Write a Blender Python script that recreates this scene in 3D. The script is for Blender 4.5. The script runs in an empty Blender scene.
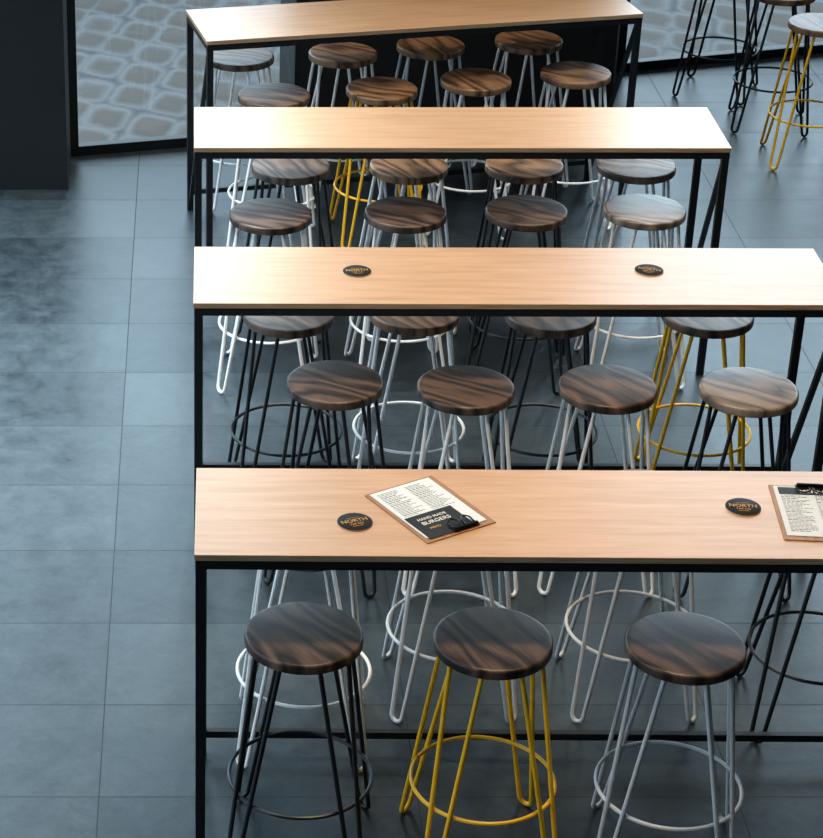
import bpy, bmesh, math, random
from mathutils import Vector, Matrix
random.seed(4)
scene = bpy.context.scene
COL = scene.collection
try:
    scene.view_settings.view_transform = 'Standard'
except Exception:
    pass

# ------------------------------------------------------------ helpers
def link(o):
    COL.objects.link(o); return o

def new_mat(name):
    m = bpy.data.materials.new(name); m.use_nodes = True
    nt = m.node_tree
    return m, nt, nt.nodes['Principled BSDF']

def simple_mat(name, col, rough=0.5, metal=0.0, noise=0.0, scale=30, spec=.5):
    m, nt, b = new_mat(name)
    b.inputs['Base Color'].default_value = (*col, 1)
    b.inputs['Roughness'].default_value = rough
    b.inputs['Metallic'].default_value = metal
    b.inputs['Specular IOR Level'].default_value = spec
    if noise > 0:
        n = nt.nodes.new('ShaderNodeTexNoise'); n.inputs['Scale'].default_value = scale
        tc = nt.nodes.new('ShaderNodeTexCoord')
        nt.links.new(tc.outputs['Object'], n.inputs['Vector'])
        r = nt.nodes.new('ShaderNodeValToRGB')
        r.color_ramp.elements[0].position = .3; r.color_ramp.elements[1].position = .7
        r.color_ramp.elements[0].color = (*[c*(1-noise) for c in col], 1)
        r.color_ramp.elements[1].color = (*[min(1, c*(1+noise)) for c in col], 1)
        nt.links.new(n.outputs['Fac'], r.inputs['Fac'])
        nt.links.new(r.outputs['Color'], b.inputs['Base Color'])
    return m

def wood_mat(name, dark, mid, light, rough, stretch, scale, bump=0.1, coat=0.0, rand=False, waves=None, coatr=.25):
    m, nt, b = new_mat(name)
    N = nt.nodes; L = nt.links
    tc = N.new('ShaderNodeTexCoord')
    mp = N.new('ShaderNodeMapping'); mp.inputs['Scale'].default_value = stretch
    L.new(tc.outputs['Object'], mp.inputs['Vector'])
    cb = None
    if rand:
        oi = N.new('ShaderNodeObjectInfo')
        mu = N.new('ShaderNodeMath'); mu.operation = 'MULTIPLY'; mu.inputs[1].default_value = 37.0
        L.new(oi.outputs['Random'], mu.inputs[0])
        cb = N.new('ShaderNodeCombineXYZ')
        L.new(mu.outputs[0], cb.inputs['X']); L.new(mu.outputs[0], cb.inputs['Y'])
        L.new(cb.outputs[0], mp.inputs['Location'])
    n = N.new('ShaderNodeTexNoise'); n.inputs['Scale'].default_value = scale
    n.inputs['Detail'].default_value = 6; n.inputs['Roughness'].default_value = .65
    n.inputs['Distortion'].default_value = .2
    L.new(mp.outputs[0], n.inputs['Vector'])
    src = n.outputs['Fac']
    if waves:
        # cathedral grain: growth-ring contour lines of a stretched noise field
        cnt, wst, nsc, mixf, lin = waves
        mp2 = N.new('ShaderNodeMapping'); mp2.inputs['Scale'].default_value = wst
        L.new(tc.outputs['Object'], mp2.inputs['Vector'])
        if cb: L.new(cb.outputs[0], mp2.inputs['Location'])
        g = N.new('ShaderNodeTexNoise'); g.inputs['Scale'].default_value = nsc
        g.inputs['Detail'].default_value = 2.5; g.inputs['Roughness'].default_value = .45
        L.new(mp2.outputs[0], g.inputs['Vector'])
        mm = N.new('ShaderNodeMath'); mm.operation = 'MULTIPLY'; mm.inputs[1].default_value = cnt
        L.new(g.outputs['Fac'], mm.inputs[0])
        sy = N.new('ShaderNodeSeparateXYZ'); L.new(tc.outputs['Object'], sy.inputs[0])
        ma = N.new('ShaderNodeMath'); ma.operation = 'MULTIPLY_ADD'; ma.inputs[1].default_value = lin
        L.new(sy.outputs['Y'], ma.inputs[0]); L.new(mm.outputs[0], ma.inputs[2])
        fr_ = N.new('ShaderNodeMath'); fr_.operation = 'PINGPONG'; fr_.inputs[1].default_value = 1.0
        L.new(ma.outputs[0], fr_.inputs[0])
        pw = N.new('ShaderNodeMath'); pw.operation = 'POWER'; pw.inputs[1].default_value = .5
        L.new(fr_.outputs[0], pw.inputs[0])
        mx = N.new('ShaderNodeMix'); mx.data_type = 'FLOAT'; mx.inputs[0].default_value = mixf
        L.new(n.outputs['Fac'], mx.inputs[2]); L.new(pw.outputs[0], mx.inputs[3])
        src = mx.outputs[0]
    r = N.new('ShaderNodeValToRGB')
    e = r.color_ramp.elements
    e[0].position = .28; e[0].color = (*dark, 1)
    e[1].position = .78; e[1].color = (*light, 1)
    k = e.new(.52); k.color = (*mid, 1)
    L.new(src, r.inputs['Fac']); L.new(r.outputs['Color'], b.inputs['Base Color'])
    b.inputs['Roughness'].default_value = rough
    b.inputs['Coat Weight'].default_value = coat
    b.inputs['Coat Roughness'].default_value = coatr
    bp = N.new('ShaderNodeBump'); bp.inputs['Strength'].default_value = bump; bp.inputs['Distance'].default_value = .001
    L.new(src, bp.inputs['Height']); L.new(bp.outputs[0], b.inputs['Normal'])
    return m

def add_box(bm, lo, hi, mi=0):
    x0, y0, z0 = lo; x1, y1, z1 = hi
    v = [bm.verts.new(p) for p in [(x0,y0,z0),(x1,y0,z0),(x1,y1,z0),(x0,y1,z0),(x0,y0,z1),(x1,y0,z1),(x1,y1,z1),(x0,y1,z1)]]
    fs = []
    for f in [(0,3,2,1),(4,5,6,7),(0,1,5,4),(1,2,6,5),(2,3,7,6),(3,0,4,7)]:
        F = bm.faces.new([v[i] for i in f]); F.material_index = mi; fs.append(F)
    return fs

def add_bar(bm, p0, p1, w, up=Vector((0,1,0))):
    p0 = Vector(p0); p1 = Vector(p1); d = (p1-p0).normalized()
    s = d.cross(up).normalized(); u = s.cross(d).normalized()
    h = w/2
    a = [bm.verts.new(p + s*sx*h + u*sy*h) for p in (p0, p1) for sx, sy in ((-1,-1),(1,-1),(1,1),(-1,1))]
    for f in [(0,1,2,3),(7,6,5,4),(0,4,5,1),(1,5,6,2),(2,6,7,3),(3,7,4,0)]:
        bm.faces.new([a[i] for i in f])

def add_tube(bm, pts, r, seg=10, closed=False):
    pts = [Vector(p) for p in pts]; n = len(pts)
    rings = []; prev = None
    for i, p in enumerate(pts):
        if closed:
            t = (pts[(i+1) % n]-pts[i-1]).normalized()
        else:
            t = (pts[min(i+1, n-1)]-pts[max(i-1, 0)]).normalized()
        if prev is None:
            a = Vector((0,0,1)) if abs(t.z) < .9 else Vector((1,0,0))
            u = t.cross(a).normalized()
        else:
            u = (prev - t*prev.dot(t)).normalized()
        prev = u; w = t.cross(u)
        rings.append([bm.verts.new(p + (u*math.cos(2*math.pi*k/seg)+w*math.sin(2*math.pi*k/seg))*r) for k in range(seg)])
    m = n if closed else n-1
    for i in range(m):
        A = rings[i]; B = rings[(i+1) % n]
        for k in range(seg):
            bm.faces.new([A[k], A[(k+1) % seg], B[(k+1) % seg], B[k]])
    if not closed:
        bm.faces.new(list(reversed(rings[0]))); bm.faces.new(rings[-1])

def lathe(bm, prof, seg=48, mi=None):
    rings = []
    for r, z in prof:
        if r < 1e-6: rings.append([bm.verts.new((0,0,z))])
        else: rings.append([bm.verts.new((r*math.cos(2*math.pi*k/seg), r*math.sin(2*math.pi*k/seg), z)) for k in range(seg)])
    for i in range(len(rings)-1):
        A, B = rings[i], rings[i+1]
        for k in range(seg):
            k2 = (k+1) % seg
            if len(A) == 1: F = bm.faces.new([A[0], B[k], B[k2]])
            elif len(B) == 1: F = bm.faces.new([A[k], B[0], A[k2]])
            else: F = bm.faces.new([A[k], B[k], B[k2], A[k2]])
            if mi: F.material_index = mi[i]

def finish(bm, name, mats, smooth=False, bevel=0):
    bmesh.ops.recalc_face_normals(bm, faces=bm.faces)
    if bevel:
        bmesh.ops.bevel(bm, geom=list(bm.edges), offset=bevel, segments=2, affect='EDGES', profile=.6)
    me = bpy.data.meshes.new(name); bm.to_mesh(me); bm.free()
    for mt in mats: me.materials.append(mt)
    if smooth:
        for p in me.polygons: p.use_smooth = True
        try: me.set_sharp_from_angle(angle=math.radians(40))
        except Exception: pass
    return me

def obj(name, me, parent=None, loc=(0,0,0), rot=0):
    o = bpy.data.objects.new(name, me); link(o)
    o.location = loc; o.rotation_euler = (0,0,rot)
    if parent: o.parent = parent
    return o

def text_mesh(s, size, mat, name='printed_text'):
    cu = bpy.data.curves.new('txt', 'FONT'); cu.body = s; cu.size = size
    cu.align_x = 'CENTER'; cu.align_y = 'CENTER'; cu.extrude = .0002; cu.offset = size*.012
    t = bpy.data.objects.new('txt', cu); link(t)
    bpy.context.view_layer.update()
    dg = bpy.context.evaluated_depsgraph_get()
    me = bpy.data.meshes.new_from_object(t.evaluated_get(dg))
    me.name = name
    bpy.data.objects.remove(t)
    me.materials.clear(); me.materials.append(mat)
    return me

# ------------------------------------------------------------ materials
M_black = simple_mat('black_steel', (.006,.007,.009), .42, .0, .2)
M_rod_black = simple_mat('black_rod', (.012,.014,.018), .35, .2)
M_rod_grey = simple_mat('grey_rod', (.60,.63,.66), .4)
M_rod_white = simple_mat('white_rod', (.98,.98,.98), .35)
M_rod_yellow = simple_mat('yellow_rod', (1.0,.54,.008), .4)
M_ply = wood_mat('birch_plywood', (.50,.29,.16), (.62,.38,.22), (.72,.47,.29), .36, (1.0,12,12), 2.6, .03, .5, True, None, .32)
M_plyedge = wood_mat('plywood_edge', (.14,.08,.045), (.50,.34,.20), (.80,.60,.40), .6, (1,1,75), 5, .1)
S = (4,60,10)
WV = (11.0, (1.8,6.0,1), 1.0, .5, 22.0)
M_seat_dark = wood_mat('seat_wood_dark', (.004,.003,.003), (.036,.021,.015), (.15,.092,.066), .40, S, 2.4, .25, .0, True, WV)
M_seat_mid = wood_mat('seat_wood_brown', (.009,.006,.004), (.060,.036,.024), (.20,.125,.088), .40, S, 2.4, .25, .0, True, WV)
M_seat_warm = wood_mat('seat_wood_warm', (.024,.011,.006), (.14,.070,.034), (.34,.19,.10), .40, S, 2.4, .25, .0, True, WV)
M_seat_pale = wood_mat('seat_wood_pale', (.06,.042,.030), (.20,.145,.11), (.40,.31,.24), .34, S, 2.4, .25, .1, True, WV)  # light tan wood; also used where window glare is put into the colour
M_coaster = simple_mat('coaster_black', (.008,.008,.009), .6, spec=.15)
M_coaster_edge = simple_mat('coaster_board', (.55,.45,.33), .7)
M_gold = simple_mat('gold_print', (.58,.32,.07), .6, spec=.2)
M_paper = simple_mat('paper', (.72,.78,.82), .7)
M_card = simple_mat('black_card', (.012,.011,.012), .5, spec=.2)
M_ink = simple_mat('ink', (.05,.05,.06), .7)
M_whiteink = simple_mat('white_print', (.8,.78,.72), .6)
M_board = wood_mat('clipboard_board', (.22,.10,.04), (.36,.18,.08), (.45,.24,.11), .5, (8,1,8), 6, .05)
M_clip = simple_mat('clip_metal', (.02,.02,.022), .3, .8)
M_wall = simple_mat('dark_cladding', (.006,.008,.011), .6, 0, .2, 3)
M_ceil = simple_mat('dark_ceiling', (.04,.045,.05), .8, 0, .1, 3)

# floor: slate tiles
m, nt, b = new_mat('slate_tile_floor'); N = nt.nodes; L = nt.links; M_floor = m
tc = N.new('ShaderNodeTexCoord'); sp = N.new('ShaderNodeSeparateXYZ'); L.new(tc.outputs['Object'], sp.inputs[0])
def mth(op, a, bb=None, c=None):
    n = N.new('ShaderNodeMath'); n.operation = op
    for i, v in enumerate((a, bb, c)):
        if v is None: continue
        if isinstance(v, (int, float)): n.inputs[i].default_value = v
        else: L.new(v, n.inputs[i])
    return n.outputs[0]
T = .5073
def joint(axis, off, T):
    u = mth('DIVIDE', mth('SUBTRACT', sp.outputs[axis], off), T)
    f = mth('FRACT', u)
    dist = mth('MINIMUM', f, mth('SUBTRACT', 1.0, f))
    return mth('LESS_THAN', dist, .0020/T), mth('FLOOR', u)
jx, fx = joint('X', -.306, 1.0146); jy, fy = joint('Y', 6.16, T)
j = mth('MAXIMUM', jx, jy)
wn = N.new('ShaderNodeTexWhiteNoise'); wn.noise_dimensions = '2D'
cb = N.new('ShaderNodeCombineXYZ'); L.new(fx, cb.inputs[0]); L.new(fy, cb.inputs[1]); L.new(cb.outputs[0], wn.inputs['Vector'])
n1 = N.new('ShaderNodeTexNoise'); n1.inputs['Scale'].default_value = 7; n1.inputs['Detail'].default_value = 14; n1.inputs['Roughness'].default_value = .8
n1.inputs['Distortion'].default_value = .3
L.new(tc.outputs['Object'], n1.inputs['Vector'])
tone = mth('ADD', mth('MULTIPLY', n1.outputs['Fac'], .85), mth('MULTIPLY', wn.outputs['Value'], .14))
r = N.new('ShaderNodeValToRGB'); e = r.color_ramp.elements
e[0].position = .34; e[0].color = (.009,.014,.018,1); e[1].position = .68; e[1].color = (.052,.068,.078,1)
L.new(tone, r.inputs['Fac'])
mx = N.new('ShaderNodeMix'); mx.data_type = 'RGBA'
L.new(j, mx.inputs[0]); L.new(r.outputs['Color'], mx.inputs[6]); mx.inputs[7].default_value = (.008,.011,.014,1)
L.new(mx.outputs[2], b.inputs['Base Color'])
rr = mth('ADD', mth('ADD', mth('MULTIPLY', n1.outputs['Fac'], .35), .17), mth('MULTIPLY', j, .3))
L.new(rr, b.inputs['Roughness'])
b.inputs['Specular Tint'].default_value = (.80,.93,1,1)
bp = N.new('ShaderNodeBump'); bp.inputs['Strength'].default_value = .32; bp.inputs['Distance'].default_value = .004
L.new(mth('SUBTRACT', n1.outputs['Fac'], mth('MULTIPLY', j, .6)), bp.inputs['Height']); L.new(bp.outputs[0], b.inputs['Normal'])

# outdoor pavers
m, nt, b = new_mat('outdoor_pavers'); N = nt.nodes; L = nt.links; M_pave = m
tc = N.new('ShaderNodeTexCoord'); mp = N.new('ShaderNodeMapping'); mp.inputs['Rotation'].default_value = (0,0,.35); mp.inputs['Scale'].default_value = (3.8,2.4,1)
L.new(tc.outputs['Object'], mp.inputs[0])
v = N.new('ShaderNodeTexVoronoi'); v.feature = 'SMOOTH_F1'; v.distance = 'MINKOWSKI'; v.inputs['Exponent'].default_value = 4; v.inputs['Smoothness'].default_value = .15
v.inputs['Randomness'].default_value = .25; v.inputs['Scale'].default_value = 1
L.new(mp.outputs[0], v.inputs['Vector'])
nz = N.new('ShaderNodeTexNoise'); nz.inputs['Scale'].default_value = 7; nz.inputs['Detail'].default_value = 8; nz.inputs['Roughness'].default_value = .7; L.new(tc.outputs['Object'], nz.inputs['Vector'])
r = N.new('ShaderNodeValToRGB'); e = r.color_ramp.elements
e[0].position = .0; e[0].color = (.085,.070,.060,1); e[1].position = .62; e[1].color = (.035,.036,.040,1)
k = e.new(.34); k.color = (.072,.062,.055,1); k = e.new(.46); k.color = (.12,.12,.12,1)
ad = N.new('ShaderNodeMath'); ad.operation = 'MULTIPLY_ADD'; ad.inputs[1].default_value = .2
L.new(nz.outputs['Fac'], ad.inputs[0]); L.new(v.outputs['Distance'], ad.inputs[2])
sb_ = N.new('ShaderNodeMath'); sb_.operation = 'SUBTRACT'; sb_.inputs[1].default_value = .10; L.new(ad.outputs[0], sb_.inputs[0])
L.new(sb_.outputs[0], r.inputs['Fac']); L.new(r.outputs['Color'], b.inputs['Base Color'])
b.inputs['Roughness'].default_value = .7; b.inputs['Specular IOR Level'].default_value = .2
bp = N.new('ShaderNodeBump'); bp.inputs['Strength'].default_value = .8; bp.inputs['Distance'].default_value = .05; bp.invert = True
L.new(v.outputs['Distance'], bp.inputs['Height']); L.new(bp.outputs[0], b.inputs['Normal'])

# glass
m, nt, b = new_mat('window_glass'); N = nt.nodes; L = nt.links; M_glass = m
tr = N.new('ShaderNodeBsdfTransparent'); tr.inputs[0].default_value = (.86,.94,.98,1)
gl = N.new('ShaderNodeBsdfGlossy'); gl.inputs['Roughness'].default_value = .02
ms = N.new('ShaderNodeMixShader'); fr = N.new('ShaderNodeFresnel'); fr.inputs[0].default_value = 1.35
L.new(fr.outputs[0], ms.inputs[0]); L.new(tr.outputs[0], ms.inputs[1]); L.new(gl.outputs[0], ms.inputs[2])
L.new(ms.outputs[0], N['Material Output'].inputs[0])

# ------------------------------------------------------------ bar stools
SEAT_Z = .77; TH = .034
def seat_mesh(mat):
    bm = bmesh.new(); R = .175; z1 = SEAT_Z; z0 = SEAT_Z-TH; q = .009
    prof = [(0,z1),(R*.5,z1),(R-q*1.4,z1)]
    for i in range(1,6):
        a = math.pi/2*(1-i/5); prof.append((R-q+q*math.cos(a), z1-q+q*math.sin(a)))
    for i in range(0,5):
        a = -math.pi/2*(i/4); prof.append((R-q*.7+q*.7*math.cos(a), z0+q*.7+q*.7*math.sin(a)))
    prof += [(R*.5,z0),(0,z0)]
    lathe(bm, prof, 56)
    return finish(bm, 'seat', [mat], True)
def leg_mesh(mat):
    bm = bmesh.new(); rr = .0075; rt, rb, st, sb = .135, .27, .055, .022
    zt = SEAT_Z-TH+.001; zb = sb+rr
    p = [(rt, st, zt), (rt+(rb-rt)*.5, st+(sb-st)*.5, (zt+zb)/2)]
    for i in range(0, 11):
        a = -math.pi*i/10
        z = zb + sb*math.sin(a)
        p.append((rb+.004*(-math.sin(a)), sb*math.cos(a), z))
    p += [(rt+(rb-rt)*.5, -(st+(sb-st)*.5), (zt+zb)/2), (rt, -st, zt)]
    add_tube(bm, p, rr, 10)
    return finish(bm, 'leg', [mat], True)
def ring_mesh(mat):
    bm = bmesh.new(); R = .2165
    add_tube(bm, [(R*math.cos(2*math.pi*k/56), R*math.sin(2*math.pi*k/56), .26) for k in range(56)], .0062, 8, True)
    return finish(bm, 'foot_ring', [mat], True)
SEATS = {k: seat_mesh(v) for k, v in dict(dark=M_seat_dark, brown=M_seat_mid, warm=M_seat_warm, pale=M_seat_pale).items()}
RODS = {}
for k, v in dict(black=M_rod_black, grey=M_rod_grey, white=M_rod_white, yellow=M_rod_yellow).items():
    RODS[k] = (leg_mesh(v), ring_mesh(v))
SEATLAB = dict(dark='dark-stained seat', brown='brown seat', warm='warm brown seat', pale='pale seat')
def stool(x, y, rod, seat, rot, group, where):
    e = bpy.data.objects.new('bar_stool', None); link(e)
    e.empty_display_size = .2
    e.location = (x, y, 0); e.rotation_euler = (0,0,math.radians(rot))
    e['label'] = '%s hairpin stool, %s, %s' % (rod, SEATLAB[seat], where)
    e['category'] = 'bar stool'; e['group'] = group
    g = math.radians(random.uniform(-70, -20) - rot)
    obj('seat', SEATS[seat], e, (0,0,0), g)
    for i in range(4):
        obj('leg', RODS[rod][0], e, (0,0,0), math.pi/2*i)
    obj('foot_ring', RODS[rod][1], e)
    return e
K = .989
for x, y, r_, s, ro, g, w in [
  (.323*K,5.486*K,'black','dark',38,'stools along front of first table','tucked under table'),
  (.880*K,5.459*K,'yellow','dark',50,'stools along front of first table','tucked under table'),
  (1.444*K,5.432*K,'grey','dark',35,'stools along front of first table','tucked under table'),
  (.355,5.99,'white','brown',42,'stools along back of first table','behind black stool'),
  (.866,6.25,'grey','brown',45,'stools along back of first table','behind clipboard table'),
  (1.47,6.25,'grey','brown',45,'stools along back of first table','behind clipboard table'),
  (2.06,6.12,'black','dark',40,'stools along back of first table','at table end'),
  (.509*K,7.154*K,'black','dark',30,'stools along front of second table','beside coaster table'),
  (.981*K,7.114*K,'white','dark',45,'stools along front of second table','beside coaster table'),
  (1.496*K,7.122*K,'white','brown',42,'stools along front of second table','beside coaster table'),
  (2.002*K,7.098*K,'black','pale',40,'stools along front of second table','beside coaster table'),
  (.364*K,7.75*K,'black','brown',50,'stools along back of second table','mostly under table'),
  (.853*K,7.77*K,'white','warm',42,'stools along back of second table','mostly under table'),
  (1.380*K,7.75*K,'black','brown',40,'stools along back of second table','mostly under table'),
  (1.988*K,7.75*K,'yellow','brown',35,'stools along back of second table','mostly under table'),
  (.325*K,8.763*K,'white','dark',40,'stools along front of third table','before bare table'),
  (.904*K,8.78*K,'white','dark',50,'stools along front of third table','before bare table'),
  (1.426*K,8.80*K,'black','brown',35,'stools along front of third table','before bare table'),
  (1.936*K,8.815*K,'white','pale',45,'stools along front of third table','before bare table'),  # pale colour stands in for window glare on this seat
  (.433*K,9.332*K,'black','brown',30,'stools along back of third table','half under table'),
  (.966*K,9.34*K,'white','warm',55,'stools along back of third table','half under table'),
  (1.489*K,9.345*K,'black','warm',40,'stools along back of third table','half under table'),
  (1.995*K,9.345*K,'grey','brown',42,'stools along back of third table','half under table'),
  (.387*K,10.297*K,'white','brown',40,'stools along front of angled table','beside angled table'),
  (.923*K,10.386*K,'yellow','warm',52,'stools along front of angled table','beside angled table'),
  (1.403*K,10.523*K,'white','warm',35,'stools along front of angled table','beside angled table'),
  (1.919*K,10.63*K,'white','warm',45,'stools along front of angled table','beside angled table'),
  (.231*K,10.90*K,'white','brown',57,'stools along back of angled table','near glass facade'),
  (.764*K,10.95*K,'white','warm',57,'stools along back of angled table','near dark wall'),
  (1.230*K,11.08*K,'grey','warm',57,'stools along back of angled table','near dark wall'),
  (1.754*K,11.167*K,'white','warm',57,'stools along back of angled table','near dark wall'),
  (3.33,11.33,'yellow','warm',40,'loose stools by the window','apart by window'),
  (3.26,11.89,'black','warm',35,'loose stools by the window','apart by window'),
  (3.08,12.45,'black','warm',20,'loose stools by the window','apart by window'),
]:
    stool(x, y, r_, s, ro, g, w)

# ------------------------------------------------------------ tables
HT = 1.06
def table(x, y, rot, Lx, W, railh, label):
    e = bpy.data.objects.new('bar_table', None); link(e)
    e.location = (x, y, 0); e.rotation_euler = (0,0,math.radians(rot))
    e['label'] = label; e['category'] = 'high table'; e['group'] = 'row of long high tables'
    bm = bmesh.new(); fs = add_box(bm, (0,0,HT-.020), (Lx,W,HT))
    for i in (2,3,4,5): fs[i].material_index = 1
    obj('tabletop', finish(bm, 'tabletop', [M_ply, M_plyedge], bevel=.0015), e)
    t = .030; z1 = HT-.020; i_ = .003
    bm = bmesh.new()
    add_box(bm, (i_,i_,z1-t),(Lx-i_,i_+t,z1)); add_box(bm, (i_,W-i_-t,z1-t),(Lx-i_,W-i_,z1))
    add_box(bm, (i_,i_+t,z1-t),(i_+t,W-i_-t,z1)); add_box(bm, (Lx-i_-t,i_+t,z1-t),(Lx-i_,W-i_-t,z1))
    obj('top_frame', finish(bm, 'top_frame', [M_black]), e)
    bm = bmesh.new(); add_box(bm, (0,0,0), (t,t,z1-t))
    lm = finish(bm, 'leg', [M_black], bevel=.002)
    for px in (i_, Lx-i_-t):
        for py in (i_, W-i_-t):
            obj('leg', lm, e, (px,py,0))
    for px in (i_+t/2, Lx-i_-t/2):
        bm = bmesh.new()
        add_bar(bm, (0, i_+t*.8, z1-t-.01), (0, W-i_-t*.8, .05), .02, Vector((1,0,0)))
        obj('diagonal_brace', finish(bm, 'diagonal_brace', [M_black]), e, (px,0,0))
    bm = bmesh.new(); add_box(bm, (i_+t, W-i_-t+.004, railh-.0125), (Lx-i_-t, W-i_-.004, railh+.0125))
    obj('foot_rail', finish(bm, 'foot_rail', [M_black]), e)
    return e
table(-.002, 5.385, -.7, 2.42, .515, .085, 'plywood high table with clipboards and coasters, black steel frame')
table(-.006, 7.11, -.4, 2.32, .51, .13, 'plywood high table with two coasters, black steel frame')
table(-.004, 8.67, -.1, 2.245, .505, .10, 'long bare plywood high table, black steel frame')
table(.057, 10.10, 11.5, 2.20, .515, .10, 'angled plywood high table near the facade, black steel frame')

# ------------------------------------------------------------ coasters
def coaster(x, y, rot, where):
    e = bpy.data.objects.new('coaster', None); link(e)
    e.location = (x, y, HT); e.rotation_euler = (0,0,math.radians(rot))
    e['label'] = 'round black coaster with gold lettering ' + where; e['category'] = 'coaster'; e['group'] = 'black drink coasters'
    bm = bmesh.new(); R = .052
    lathe(bm, [(0,.005),(R-.0012,.005),(R,.0042),(R,.0004),(R-.0006,0),(0,0)], 48, [0,0,1,1,1])
    obj('disc', finish(bm, 'disc', [M_coaster, M_coaster_edge], True), e)
    for s, sz, dy in (('NORTH', .0235, .005), ('TAP CO', .012, -.014)):
        t = obj('printed_text', text_mesh(s, sz, M_gold), e, (0,dy,.0052))
    bm = bmesh.new()
    add_box(bm, (-.020,.021,.005),(.020,.0225,.0054)); add_box(bm, (-.016,-.026,.005),(.016,-.0245,.0054))
    obj('printed_border', finish(bm, 'printed_border', [M_gold]), e)
coaster(.468, 5.566, 20, 'next to the clipboard')
coaster(1.623, 5.654, -6, 'next to the second clipboard')
coaster(.593, 7.386, 5, 'on the second table')
coaster(1.663, 7.395, -20, 'on the second table')

# ------------------------------------------------------------ clipboards
def clipboard(x, y, rot, label, card):
    e = bpy.data.objects.new('clipboard', None); link(e)
    e.location = (x, y, HT); e.rotation_euler = (0,0,math.radians(rot))
    e['label'] = label; e['category'] = 'clipboard'; e['group'] = 'menu clipboards'
    w, h = .122, .162
    bm = bmesh.new(); add_box(bm, (-w,-h,0), (w,h,.004))
    obj('board', finish(bm, 'board', [M_board], bevel=.001), e)
    bm = bmesh.new(); add_box(bm, (-.110,-.140,.0041), (.104,.154,.0055))
    obj('menu_sheet', finish(bm, 'menu_sheet', [M_paper]), e)
    bm = bmesh.new(); rnd = random.Random(3)
    y0 = .138
    while y0 > (-.01 if card else -.12):
        head = rnd.random() < .2
        for cx in (-.095, .005):
            xx = cx; end = cx+.085*rnd.uniform(.55,1)
            while xx < end:
                ww = rnd.uniform(.006,.016)
                add_box(bm, (xx,y0-(.0034 if head else .0022),.0055),(min(xx+ww,end),y0,.0057))
                xx += ww+.0022
        y0 -= .0095 if head else .0076
    obj('menu_print', finish(bm, 'menu_print', [M_ink]), e)
    if card:
        bm = bmesh.new(); add_box(bm, (-.104,-.150,.0056), (.060,-.018,.0064))
        obj('black_card', finish(bm, 'black_card', [M_card]), e)
        obj('printed_text', text_mesh('HAND MADE', .017, M_whiteink), e, (-.026,-.046,.0066))
        obj('printed_text', text_mesh('BURGERS', .024, M_whiteink), e, (-.026,-.070,.0066))
        obj('printed_text', text_mesh('MENU', .014, M_gold), e, (-.050,-.100,.0066))
    else:
        bm = bmesh.new()
        add_box(bm, (-.098,.105,.0056), (.098,.146,.0062))
        obj('black_card', finish(bm, 'black_card', [M_card]), e)
        obj('printed_text', text_mesh('MENU', .026, M_whiteink), e, (0,.124,.0064))
    cy, sg = (-.142, -1) if card else (.148, 1)
    bm = bmesh.new(); cx = .0 if not card else .025
    add_box(bm, (cx-.045,cy-.014,.0066),(cx+.045,cy+.014,.0082))
    add_tube(bm, [(cx-.04,cy+sg*.006,.0125),(cx+.04,cy+sg*.006,.0125)], .0055, 12)
    for sx in (-1,1):
        add_tube(bm, [(cx+sx*.038,cy-sg*.008,.0095),(cx+sx*.040,cy-sg*.034,.012),(cx+sx*.022,cy-sg*.046,.016),(cx+sx*.006,cy-sg*.030,.014),(cx+sx*.005,cy-sg*.006,.011)], .0026, 8)
    obj('clip', finish(bm, 'clip', [M_clip], True), e)
clipboard(.694, 5.645, 30, 'wooden clipboard with white menu and black card', True)
clipboard(1.836, 5.616, -5, 'clipboard with white printed menu sheet near table end', False)

# ------------------------------------------------------------ room
def quad(pts, name, mat):
    bm = bmesh.new(); bm.faces.new([bm.verts.new(p) for p in pts])
    return finish(bm, name, [mat])
WH = 6.2
FL = [(-7,-2),(8,-2),(8,14.3),(2.55,12.78),(2.4,12.08),(.6,11.66),(-.685,11.356),(-7,9.87)]
def slab(name, z0, z1, mat):
    bm = bmesh.new()
    vt = [bm.verts.new((x,y,z1)) for x, y in FL]; vb = [bm.verts.new((x,y,z0)) for x, y in FL]
    bm.faces.new(vt); bm.faces.new(list(reversed(vb)))
    for i in range(len(FL)):
        j2 = (i+1) % len(FL); bm.faces.new([vt[i], vb[i], vb[j2], vt[j2]])
    o = obj(name, finish(bm, name, [mat])); o['kind'] = 'structure'
slab('floor', -.1, 0, M_floor)
slab('ceiling', WH, WH+.1, M_ceil)
o = obj('paving_ground', quad([(-40,-10,-.12),(40,-10,-.12),(40,60,-.12),(-40,60,-.12)], 'paving', M_pave)); o['kind'] = 'structure'

def wall_seg(name, a, b_, thick, z0, z1, mat):
    a = Vector((*a,0)); b_ = Vector((*b_,0)); d = (b_-a).normalized(); nrm = Vector((-d.y,d.x,0))*thick
    bm = bmesh.new()
    P = [a, b_, b_+nrm, a+nrm]
    lo = [bm.verts.new((p.x,p.y,z0)) for p in P]; hi = [bm.verts.new((p.x,p.y,z1)) for p in P]
    bm.faces.new(lo[::-1]); bm.faces.new(hi)
    for i in range(4): bm.faces.new([lo[i], lo[(i+1)%4], hi[(i+1)%4], hi[i]])
    o = obj(name, finish(bm, name, [mat])); o['kind'] = 'structure'
    return o
wall_seg('wall_back', (.6,11.66), (2.4,12.08), .5, 0, WH, M_wall)
wall_seg('wall_side', (2.4,12.08), (2.55,12.78), .12, 0, WH, M_wall)
wall_seg('wall_left', (-1.25,10.87), (-.671,10.87), .32, 0, WH, M_wall)
wall_seg('unseen_wall_front', (8,-2), (-7,-2), .1, 0, WH, M_ceil)  # unseen wall behind the camera, added to darken the near floor
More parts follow.
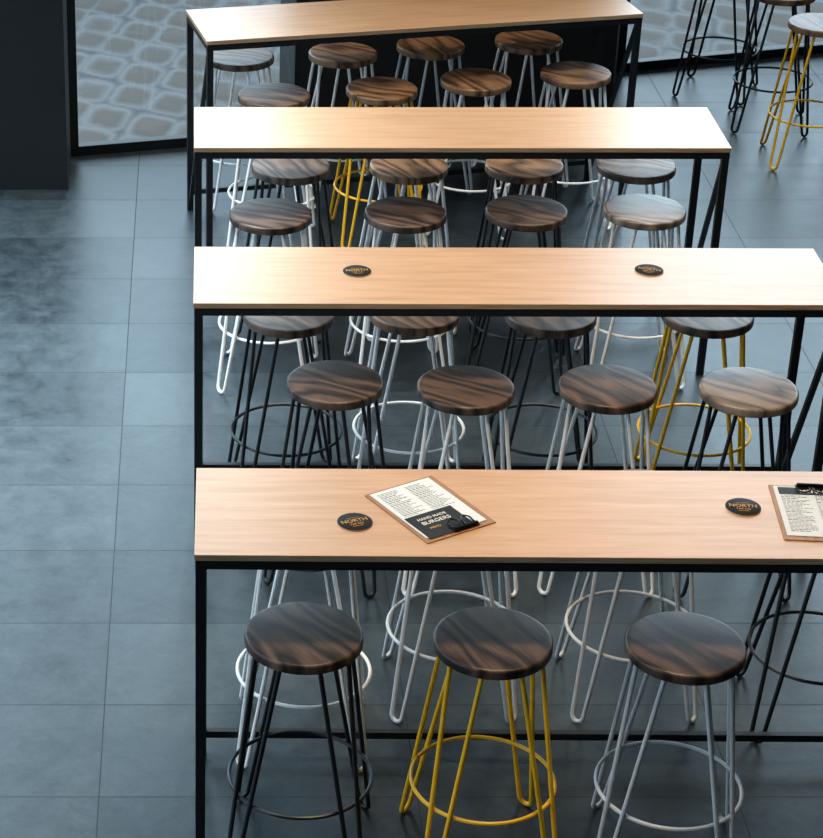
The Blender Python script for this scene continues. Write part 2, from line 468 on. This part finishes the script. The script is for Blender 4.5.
wall_seg('unseen_wall_right', (8,14.3), (8,-2), .1, 0, WH, M_ceil)  # unseen wall, added to close off light from the open right side
def window(name, a, b_, nmull):
    a = Vector((*a,0)); b_ = Vector((*b_,0)); d = b_-a; L_ = d.length; dn = d.normalized()
    bm = bmesh.new(); n = Vector((-dn.y,dn.x,0))
    def bb(s0, s1, z0, z1, t0, t1):
        P = [a+dn*s0+n*t0, a+dn*s1+n*t0, a+dn*s1+n*t1, a+dn*s0+n*t1]
        lo = [bm.verts.new((p.x,p.y,z0)) for p in P]; hi = [bm.verts.new((p.x,p.y,z1)) for p in P]
        bm.faces.new(lo[::-1]); bm.faces.new(hi)
        for i in range(4): bm.faces.new([lo[i], lo[(i+1)%4], hi[(i+1)%4], hi[i]])
    bb(0,L_,0,.055,0,.06); bb(0,L_,WH-.08,WH,0,.06)
    for i in range(nmull+1):
        s = (L_-.05)*i/nmull; bb(s, s+.05, .055, WH-.08, .0, .06)
    o = obj(name, finish(bm, name, [M_black])); o['kind'] = 'structure'
    g = a+n*.03; h_ = b_+n*.03
    p = obj('glass_pane', quad([(g.x,g.y,.05),(h_.x,h_.y,.05),(h_.x,h_.y,WH-.05),(g.x,g.y,WH-.05)], 'glass_pane', M_glass), o)
window('window_1', (-.685,11.356), (.6,11.66), 1)
window('window_2', (-7,9.87), (-.685,11.356), 4)
window('window_3', (2.55,12.78), (8,14.3), 3)

# ------------------------------------------------------------ light
w = bpy.data.worlds.new('World'); scene.world = w; w.use_nodes = True
nt = w.node_tree; bg = nt.nodes['Background']
bg.inputs[0].default_value = (.70,.87,1.0,1); bg.inputs[1].default_value = 2.5
def area(name, loc, target, size, sizey, power, col, spread=None):
    l = bpy.data.lights.new(name, 'AREA'); l.shape = 'RECTANGLE'; l.size = size; l.size_y = sizey
    l.energy = power; l.color = col
    if spread: l.spread = math.radians(spread)
    o = bpy.data.objects.new(name, l); link(o); o.location = loc
    o.rotation_euler = (Vector(target)-Vector(loc)).to_track_quat('-Z','Y').to_euler()
    return o
area('daylight_window_glow', (-1.9,12.6,3.9), (-.4,7.5,0), 5, 4.5, 270, (.78,.92,1))
area('daylight_window_glow', (4.8,14.6,3.6), (2,9,0), 5, 4.5, 260, (.78,.92,1))
for x_, yy, p in ((-1.3,9.3,80),(-1.6,7.6,42),(-1.6,5.8,14)):
    area('added_cool_fill', (x_,yy,5.6), (x_+.3,yy-.3,0), 1.0, 1.0, p, (.76,.92,1), 50)  # added fill without a real fixture, brightens the left aisle floor
area('added_cool_fill', (3.2,9.4,5.6), (3.2,9.2,0), 1.0, 1.0, 45, (.76,.92,1), 50)  # added fill of the same sort, over the floor right of the tables
for yy, p in ((5.5,28),(7.3,20),(8.9,16),(10.5,14)):
    area('warm_ceiling_lamp', (1.15,yy,5.2), (1.15,yy,0), .9, .5, p, (1,.76,.50), 85)

# ------------------------------------------------------------ camera
cam = bpy.data.cameras.new('Camera'); co = bpy.data.objects.new('Camera', cam); link(co)
co.location = (0,0,4.31)
co.rotation_euler = (math.pi/2-math.atan(1149/2200), 0, 0)
cam.sensor_width = 36; cam.lens = 2200/838*36; cam.shift_x = 216.5/838
cam.clip_end = 200
scene.camera = co
